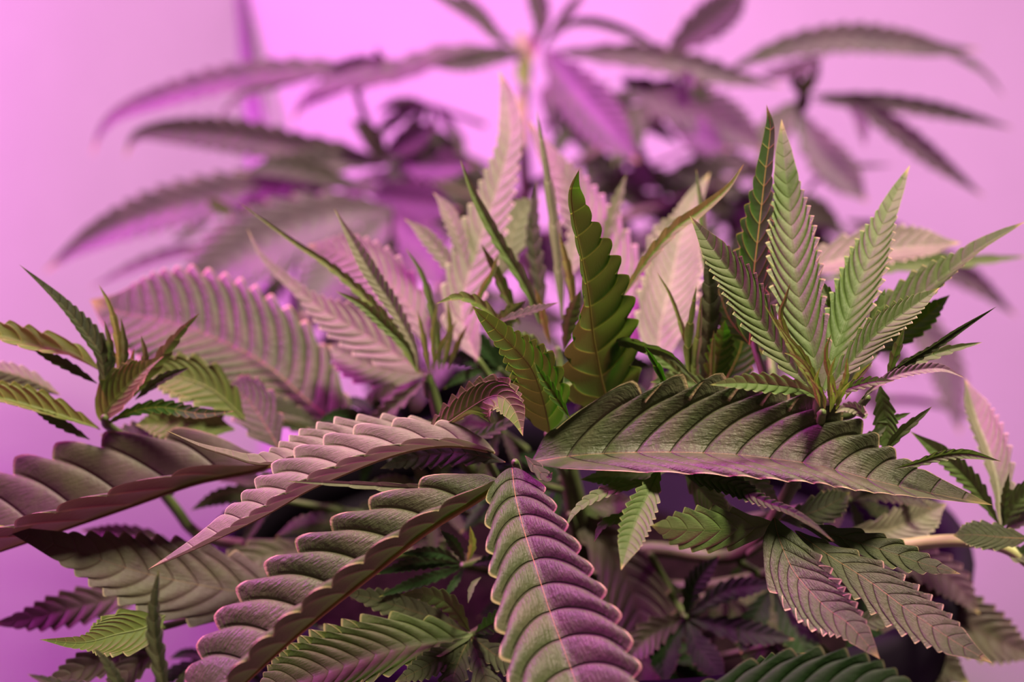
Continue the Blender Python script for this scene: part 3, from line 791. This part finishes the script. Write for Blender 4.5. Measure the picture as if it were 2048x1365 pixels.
# --- lower right fan leaf
FRONT.fan([(1555, 1050, .500), (1540, 1080, .53), (1500, 1108, .573)], M_FRESH, .500, .48, [
    ([(1548, 1035), (1557, 1074), (1575, 1119), (1593, 1151), (1620, 1183), (1656, 1219), (1701, 1252), (1760, 1319)], 74, 10, 15, 8, dict(mat=M_BIG, tooth=.34, bulge=.12, slant=1.8, rnd=1.2, lt=.74, d0=.499, d1=.462, prof=([0, .1, .25, .42, .58, .7, .82, .92, 1], [.6, .9, 1, .94, .74, .52, .32, .16, 0]))),
    ([(1590, 1062), (1656, 1110), (1692, 1133), (1747, 1169), (1801, 1210), (1859, 1250), (1913, 1286), (1984, 1327)], 58, -8, 15, 9, dict(mat=M_BIG, tooth=.34, bulge=.12, slant=1.9, rnd=1.2, lt=.72, d0=.502, d1=.465)),
    ([(1600, 1050), (1660, 1068), (1737, 1092), (1783, 1106), (1846, 1128), (1922, 1149)], 34, -5, 15, 7, dict(mat=M_BIG, d0=.51, d1=.49, slant=1.9)),
    ([(1545, 1045), (1500, 1058), (1418, 1060), (1350, 1058), (1302, 1052)], 54, -20, 0, 6, dict(mat=M_FRESH, tooth=.34, bulge=.12, slant=1.7, rnd=1.2, d0=.50, d1=.475, prof=([0, .1, .3, .5, .7, .85, 1], [.5, .75, .95, 1, .8, .4, 0]))),
    ([(1560, 1040), (1610, 1030), (1660, 1010), (1700, 985)], 40, 20, 0, 7, dict(mat=M_BIG, d0=.53, d1=.54, res=1)),
    ([(1700, 1060), (1770, 1062), (1830, 1040), (1893, 1008)], 48, 20, 5, 10, dict(mat=M_LIT, d0=.565, d1=.57, res=1)),
], label='lower fan leaf pointing down to the right')
FRONT.fan([(1360, 935, .515), (1420, 980, .54), (1500, 1060, .57)], M_FRESH, .505, .475, [
    ([(1372, 942), (1395, 953), (1463, 971), (1530, 1004), (1575, 1020), (1620, 1046), (1668, 1084)], 30, 20, 30, 12, dict(mat=M_BIG, tooth=.4, bulge=.34, lt=.62, d1=.462, prof=([0, .1, .25, .4, .5, .65, .8, 1], [.6, .9, 1, .8, .5, .32, .24, 0]))),
    ([(1318, 935), (1314, 950), (1296, 989), (1274, 1038), (1256, 1092), (1242, 1141)], 38, 15, 25, 10, dict(tooth=.3, lt=.68, d0=.50, d1=.462)),
    ([(1320, 950), (1303, 962), (1242, 975), (1193, 993), (1152, 1022), (1130, 1058)], 16, 40, -20, 9, dict(d1=.485)),
    ([(1290, 1030), (1247, 1036), (1206, 1052), (1188, 1085)], 14, 40, -10, 6, dict(mat=M_DARK, d0=.52, d1=.51, res=1)),
    ([(1370, 950), (1420, 1000), (1450, 1040)], 36, 20, 10, 8, dict(d0=.53, d1=.53, res=1)),
    ([(1375, 940), (1450, 945), (1520, 975), (1560, 1010)], 34, 20, 20, 9, dict(mat=M_DARK, d0=.54, d1=.53, res=1)),
    ([(1340, 940), (1250, 950), (1160, 960)], 26, 20, 20, 9, dict(mat=M_DARK, d0=.53, d1=.52, res=1)),
])
# --- dim leaves low in the middle and at the lower right
FRONT.fan([(1140, 1030, .59), (1150, 1060, .61)], M_BROWN, .61, .60, [
    ([(1130, 1020), (1170, 1050), (1215, 1095), (1256, 1160), (1283, 1245), (1285, 1330), (1270, 1420)], 78, 5, 15, 11, dict(bulge=.15, tooth=.26)),
    ([(1130, 1020), (1200, 1010), (1270, 1000)], 30, 5, 15, 7, dict(mat=M_FRESH, res=1)),
])
FRONT.fan([(1330, 1420, .46), (1300, 1450, .50), (1250, 1350, .62)], M_SHADED, .46, .445, [
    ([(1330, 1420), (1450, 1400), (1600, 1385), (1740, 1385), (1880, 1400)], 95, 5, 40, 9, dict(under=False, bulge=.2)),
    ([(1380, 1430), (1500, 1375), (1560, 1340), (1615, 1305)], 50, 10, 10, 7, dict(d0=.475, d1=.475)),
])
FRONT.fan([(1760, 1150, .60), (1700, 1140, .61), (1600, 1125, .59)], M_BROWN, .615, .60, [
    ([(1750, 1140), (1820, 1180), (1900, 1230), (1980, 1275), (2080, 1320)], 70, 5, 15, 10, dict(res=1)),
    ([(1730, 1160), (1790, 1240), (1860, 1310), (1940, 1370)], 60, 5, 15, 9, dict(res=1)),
    ([(1700, 1170), (1720, 1250), (1750, 1330), (1790, 1410)], 50, 5, 15, 9, dict(res=1, mat=M_SHADED)),
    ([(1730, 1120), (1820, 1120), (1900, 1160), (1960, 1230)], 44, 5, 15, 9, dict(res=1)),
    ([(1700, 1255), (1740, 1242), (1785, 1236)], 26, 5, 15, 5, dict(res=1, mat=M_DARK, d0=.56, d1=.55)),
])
FRONT.fan([(1370, 1235, .60), (1350, 1200, .62), (1300, 1110, .60)], M_SHADED, .59, .57, [
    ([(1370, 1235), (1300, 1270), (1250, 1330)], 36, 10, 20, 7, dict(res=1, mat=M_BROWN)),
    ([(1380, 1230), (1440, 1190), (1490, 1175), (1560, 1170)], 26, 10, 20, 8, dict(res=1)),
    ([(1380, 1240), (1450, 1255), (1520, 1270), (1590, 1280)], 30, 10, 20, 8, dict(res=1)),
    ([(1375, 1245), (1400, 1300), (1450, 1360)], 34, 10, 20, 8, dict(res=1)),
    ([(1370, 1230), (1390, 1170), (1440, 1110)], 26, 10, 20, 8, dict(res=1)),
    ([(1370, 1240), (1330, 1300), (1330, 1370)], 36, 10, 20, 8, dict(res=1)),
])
FRONT.fan([(1545, 1175, .60), (1520, 1150, .61), (1480, 1125, .60)], M_SHADED, .595, .575, [
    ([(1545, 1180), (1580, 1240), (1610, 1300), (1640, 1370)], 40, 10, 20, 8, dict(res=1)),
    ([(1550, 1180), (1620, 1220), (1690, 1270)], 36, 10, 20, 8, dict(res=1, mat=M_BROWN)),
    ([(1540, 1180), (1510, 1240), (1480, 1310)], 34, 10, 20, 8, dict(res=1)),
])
# --- leaves under the diagonal one
FRONT.fan([(938, 1272, .54), (980, 1250, .57), (1120, 1180, .64)], M_BIG, .53, .50, [
    ([(945, 1270), (920, 1278), (850, 1287), (783, 1301), (690, 1332), (590, 1368), (500, 1400)], 96, 55, -5, 12, dict(mat=M_FRESH, tooth=.34, bulge=.28, prof=BROAD)),
    ([(938, 1275), (890, 1310), (840, 1340), (790, 1365)], 30, 10, 10, 8, dict(res=1)),
    ([(938, 1278), (915, 1330), (895, 1400), (885, 1440)], 32, 10, 10, 8, dict(res=1)),
    ([(942, 1278), (965, 1340), (985, 1400), (990, 1450)], 32, 10, 10, 8, dict(res=1)),
    ([(945, 1275), (990, 1310), (1040, 1340), (1080, 1380)], 30, 10, 10, 8, dict(res=1)),
    ([(930, 1265), (870, 1238), (780, 1208), (680, 1182)], 32, 20, 0, 9, dict(d0=.545, d1=.52, res=1)),
    ([(950, 1268), (1000, 1240), (1040, 1225)], 24, 10, 10, 7, dict(res=1)),
    ([(940, 1265), (900, 1210), (850, 1190), (800, 1190)], 22, 10, 10, 7, dict(mat=M_FRESH, res=1)),
])
FRONT.fan([(925, 1132, .555), (980, 1120, .58), (1130, 1100, .64)], M_SHADED, .55, .525, [
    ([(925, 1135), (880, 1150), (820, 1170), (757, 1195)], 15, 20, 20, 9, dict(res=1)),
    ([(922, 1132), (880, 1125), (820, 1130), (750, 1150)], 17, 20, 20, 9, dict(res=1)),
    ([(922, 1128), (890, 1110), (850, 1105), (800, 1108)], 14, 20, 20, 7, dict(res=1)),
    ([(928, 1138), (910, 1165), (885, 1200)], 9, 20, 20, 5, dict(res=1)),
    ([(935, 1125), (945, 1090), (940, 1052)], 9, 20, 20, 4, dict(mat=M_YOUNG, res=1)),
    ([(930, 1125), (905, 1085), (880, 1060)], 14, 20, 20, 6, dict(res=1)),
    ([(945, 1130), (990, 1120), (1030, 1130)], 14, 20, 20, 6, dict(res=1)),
    ([(962, 1155), (945, 1172), (936, 1207)], 7, 20, 20, 3, dict(res=0, mat=M_LIT, d0=.53, d1=.52)),
])

# ------------------------------------------------------------------ rear plant, far out of focus
base_r = np.array([PB[0], PB[1], make_riser_h + .34 - .056])
REAR = Plant('cannabis_plant', base_r, 'tall blurred purple-grey cannabis plant behind, against the pink wall', M_STEMD)
REAR.branch([base_r - np.array([0, 0, .01]), (1085, 800, 1.03), (1060, 500, 1.00), (1045, 260, .97), (1058, 112, .955)], [.009, .008, .007, .005, .003], name='main_stem')
REAR.branch([(1062, 620, 1.01), (800, 520, .98), (600, 440, .95), (480, 420, .93)], [.004, .004, .003, .002])
REAR.branch([(1052, 420, .99), (900, 380, .98), (760, 290, .97), (700, 150, .95)], [.004, .003, .003, .002])
REAR.branch([(1055, 480, 1.0), (1300, 420, .99), (1520, 330, .97), (1608, 190, .95)], [.004, .004, .003, .002])
REAR.branch([(1070, 650, 1.02), (1400, 600, 1.0), (1650, 520, .97), (1760, 455, .95)], [.004, .004, .003, .002])
REAR.branch([(1052, 380, .99), (1200, 300, .98), (1330, 200, .97), (1430, 150, .95)], [.004, .003, .003, .002])
REAR.branch([(1080, 900, 1.03), (1500, 840, 1.0), (1790, 800, .96), (1960, 832, .95)], [.004, .004, .003, .002])
_rear_n = dict(res=0, tooth=.24, bulge=.10)


def rl(pts, W, pl=10, pr=10, n=9, **k):
    o = dict(_rear_n); o.update(k)
    return (pts, W, pl, pr, n, o)


REAR.fan([(1058, 108, .952), (1050, 200, .965)], M_REAR, .94, .93, [
    rl([(1055, 100), (900, 112), (800, 145), (700, 165), (630, 185), (600, 215), (588, 250)], 34, 55, -20),
    rl([(1085, 95), (1110, 130), (1150, 180), (1215, 255), (1278, 326)], 62, 20, 20, 11, d1=.88),
    rl([(1010, 95), (980, 60), (940, 25), (850, -20)], 20, 40, 10),
    rl([(1030, 90), (990, 70), (960, 35), (915, -20)], 20, 40, 10),
    rl([(1075, 90), (1082, 40), (1075, 0), (1060, -60)], 26, 20, 20),
    rl([(1085, 95), (1115, 55), (1140, 20), (1180, -30)], 14, 20, 20),
    rl([(1090, 95), (1130, 50), (1180, 40), (1240, 55), (1300, 85), (1340, 120)], 16, 60, 10),
    rl([(1095, 105), (1200, 110), (1300, 118), (1400, 140), (1480, 160), (1570, 172)], 36, 10, 40),
    rl([(1055, 110), (1000, 112), (930, 125), (850, 130)], 24, 20, 20),
], r=.002)
REAR.fan([(1052, 130, .955), (1050, 200, .97)], M_BUD, .95, .945, [
    rl([(1050, 130), (1046, 95), (1040, 55)], 13, 10, 10, 3),
    rl([(1062, 130), (1066, 90), (1075, 60)], 12, 10, 10, 3),
    rl([(1055, 140), (1040, 110), (1020, 85)], 12, 10, 10, 3),
    rl([(1060, 180), (1045, 150), (1050, 110)], 18, 10, 10, 3),
    rl([(1050, 300), (1035, 250), (1045, 180)], 18, 10, 10, 3),
], name='flower_bud', sub='bract', mat_p=M_BUD)
REAR.fan([(760, 140, .955), (720, 180, .957)], M_REAR, .955, .93, [
    rl([(790, 140), (640, 140), (540, 148), (440, 165), (330, 195), (240, 228), (200, 268), (184, 315)], 36, 45, -10, 11, lt=.7),
    rl([(660, 150), (560, 165), (480, 195), (430, 245)], 14, 30, 0, 6),
    rl([(640, 160), (690, 140), (775, 118)], 26, 20, 20, 5),
    rl([(780, 135), (690, 165), (630, 190), (600, 215), (585, 245)], 22, 20, 20, 6),
    rl([(770, 150), (760, 120), (752, 95)], 14, 20, 20, 4),
])
REAR.fan([(760, 320, .965), (800, 330, .975)], M_REAR, .955, .92, [
    rl([(770, 325), (680, 302), (600, 296), (500, 276), (400, 264), (300, 264), (265, 280), (250, 318)], 42, 10, 20, 11, lt=.72),
    rl([(760, 330), (680, 320), (600, 330), (500, 335)], 36, 10, 10, 8),
    rl([(770, 310), (820, 280), (870, 250)], 36, 20, 20, 7),
    rl([(770, 330), (740, 270), (700, 240)], 26, 20, 20, 6),
    rl([(780, 330), (850, 330), (950, 330)], 40, 20, 20, 8),
])
REAR.fan([(700, 362, .96), (760, 400, .97)], M_REAR, .95, .90, [
    rl([(740, 370), (660, 365), (560, 375), (450, 390), (330, 418), (230, 455), (150, 498), (85, 548)], 54, 25, 5, 13, lt=.76),
    rl([(720, 380), (640, 350), (560, 335), (480, 350)], 30, 25, 5, 7),
    rl([(740, 390), (830, 400), (920, 420)], 50, 25, 5, 9),
])
REAR.fan([(480, 430, .93), (560, 435, .945)], M_REAR, .92, .90, [
    rl([(500, 480), (450, 490), (340, 512), (260, 540), (178, 578)], 20, 60, 0, 7),
    rl([(470, 425), (440, 415), (410, 400)], 16, 20, 20, 3, mat=M_FRESH),
    rl([(470, 430), (480, 450), (460, 480)], 18, 20, 20, 3, mat=M_FRESH),
    rl([(480, 425), (520, 415), (560, 420)], 18, 20, 20, 3, mat=M_FRESH),
    rl([(420, 440), (380, 465), (340, 480)], 12, 20, 20, 4),
])
REAR.fan([(760, 420, .93), (860, 480, .97)], M_REAR, .90, .85, [
    rl([(790, 420), (680, 430), (560, 470), (450, 530), (330, 630)], 88, 25, 5, 13),
    rl([(780, 430), (720, 500), (660, 560), (600, 640)], 70, 25, 5, 10),
    rl([(790, 430), (850, 500), (880, 580)], 66, 25, 5, 10),
])
REAR.fan([(1330, 200, .96), (1260, 280, .98)], M_REAR, .95, .92, [
    rl([(1240, 155), (1310, 190), (1400, 225), (1470, 260), (1535, 305)], 62, 10, 10, 10),
    rl([(1330, 110), (1380, 70), (1440, 25), (1500, -30)], 46, 10, 10, 9, d0=.95),
    rl([(1330, 200), (1400, 270), (1460, 300)], 40, 10, 10, 8),
    rl([(1300, 200), (1260, 260), (1230, 330)], 40, 10, 10, 8),
    rl([(1420, 190), (1370, 160), (1400, 170)], 24, 10, 10, 5),
])
REAR.fan([(1450, 150, .955), (1400, 170, .96)], M_REAR, .95, .93, [
    rl([(1450, 145), (1520, 112), (1600, 88), (1700, 76), (1800, 84), (1880, 98), (1962, 98)], 34, 5, 15, 10, lt=.68),
    rl([(1800, 86), (1870, 95), (1930, 120), (1975, 150), (2012, 198)], 9, 5, 15, 4),
    rl([(1520, 150), (1590, 140), (1650, 110)], 20, 5, 15, 5),
])
REAR.fan([(1612, 195, .95), (1600, 240, .955)], M_REAR, .94, .92, [
    rl([(1620, 190), (1740, 198), (1850, 214), (1950, 236), (2030, 258)], 22, 35, 0, 9),
    rl([(1630, 200), (1720, 210), (1800, 262), (1880, 325), (1970, 395)], 28, 35, 0, 9),
    rl([(1690, 205), (1722, 240), (1730, 295)], 15, 35, 0, 5),
    rl([(1590, 220), (1640, 300), (1690, 355), (1735, 405)], 46, 10, 10, 9),
    rl([(1600, 400), (1640, 355), (1700, 335), (1790, 330)], 9, 10, 10, 4),
    rl([(1600, 200), (1550, 260), (1520, 330)], 40, 10, 10, 8),
    rl([(1600, 190), (1590, 160), (1605, 140)], 12, 10, 10, 3, mat=M_BROWN),
    rl([(1612, 190), (1625, 165), (1640, 120)], 10, 10, 10, 3, mat=M_BROWN),
    rl([(1610, 200), (1612, 170), (1614, 145)], 14, 10, 10, 3, mat=M_FRESH),
    rl([(1600, 230), (1605, 205), (1610, 180)], 18, 10, 10, 3, mat=M_BROWN),
])
REAR.fan([(1720, 460, .95), (1650, 520, .97)], M_REAR, .93, .90, [
    rl([(1690, 440), (1790, 466), (1880, 520), (1960, 570), (2035, 635)], 34, 35, 0, 9),
    rl([(1750, 580), (1830, 640), (1890, 730), (1920, 870)], 42, 10, 10, 10, d0=.93, d1=.90),
    rl([(1720, 470), (1700, 540), (1720, 640)], 40, 10, 10, 8),
    rl([(1680, 450), (1620, 420), (1560, 420)], 36, 10, 10, 8),
])


# dim leaves packed deep inside both plants, each a small fan
def inner_fan(plant, x, y, d, size, heading, spread, mat, res, n=5, droop=.25):
    """a fan of n leaflets seen nearly edge-on to face-on, radiating from (x, y)"""
    specs = []
    for k in range(n):
        a = math.radians(heading + (k - (n - 1) / 2) * spread)
        l = size * (1 - .16 * abs(k - (n - 1) / 2)) * random.uniform(.9, 1.08)
        dx, dy = math.cos(a) * l, -math.sin(a) * l * .75
        dd = random.uniform(-.02, .02)
        pts = [(x, y, d), (x + dx * .35, y + dy * .35 - l * .03, d + dd * .3), (x + dx * .7, y + dy * .7 + l * droop * .25, d + dd * .7), (x + dx, y + dy + l * droop, d + dd)]
        specs.append((pts, l * .125, random.uniform(-20, 35), random.uniform(-20, 35), 8, dict(res=res)))
    plant.fan([(x, y, d), (x * .6 + .4 * 1130, y + 40, d + .02)], mat, d, d, specs)


for x, y, d, s, h in [(930, 310, .99, 210, 205), (980, 380, 1.0, 260, 200), (850, 350, .98, 220, 190), (900, 500, .98, 250, 220), (1180, 380, 1.0, 260, -20), (1320, 360, 1.0, 260, -30), (1250, 500, 1.0, 280, -60),
                      (1450, 420, .99, 240, -40), (1550, 450, .98, 230, -60), (1100, 250, 1.0, 230, 30), (760, 600, .98, 280, 230), (1000, 620, 1.0, 280, 260), (1400, 620, 1.0, 280, -70), (1650, 640, .97, 240, -60),
                      (860, 210, .98, 170, 240), (1180, 220, .99, 220, -50), (600, 520, .95, 220, 200), (1130, 560, 1.0, 280, 90), (940, 450, 1.02, 260, 100), (1380, 300, 1.02, 220, 20)]:
    inner_fan(REAR, x, y, d, s, h, random.uniform(26, 42), M_REAR, 0, random.choice([5, 5, 7]))
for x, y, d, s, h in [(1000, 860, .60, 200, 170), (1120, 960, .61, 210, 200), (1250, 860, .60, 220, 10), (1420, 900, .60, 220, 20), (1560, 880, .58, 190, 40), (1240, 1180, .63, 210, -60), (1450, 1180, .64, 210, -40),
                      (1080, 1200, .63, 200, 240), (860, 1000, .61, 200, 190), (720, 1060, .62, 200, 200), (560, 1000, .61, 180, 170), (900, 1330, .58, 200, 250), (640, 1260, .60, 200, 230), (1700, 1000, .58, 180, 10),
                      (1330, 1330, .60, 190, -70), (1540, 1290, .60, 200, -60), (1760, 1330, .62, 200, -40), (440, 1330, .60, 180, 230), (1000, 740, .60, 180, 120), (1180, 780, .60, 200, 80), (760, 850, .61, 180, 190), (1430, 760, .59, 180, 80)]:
    inner_fan(FRONT, x, y, d, s, h, random.uniform(28, 44), random.choice([M_SHADED, M_SHADED, M_BIG]), 1, random.choice([5, 7]))
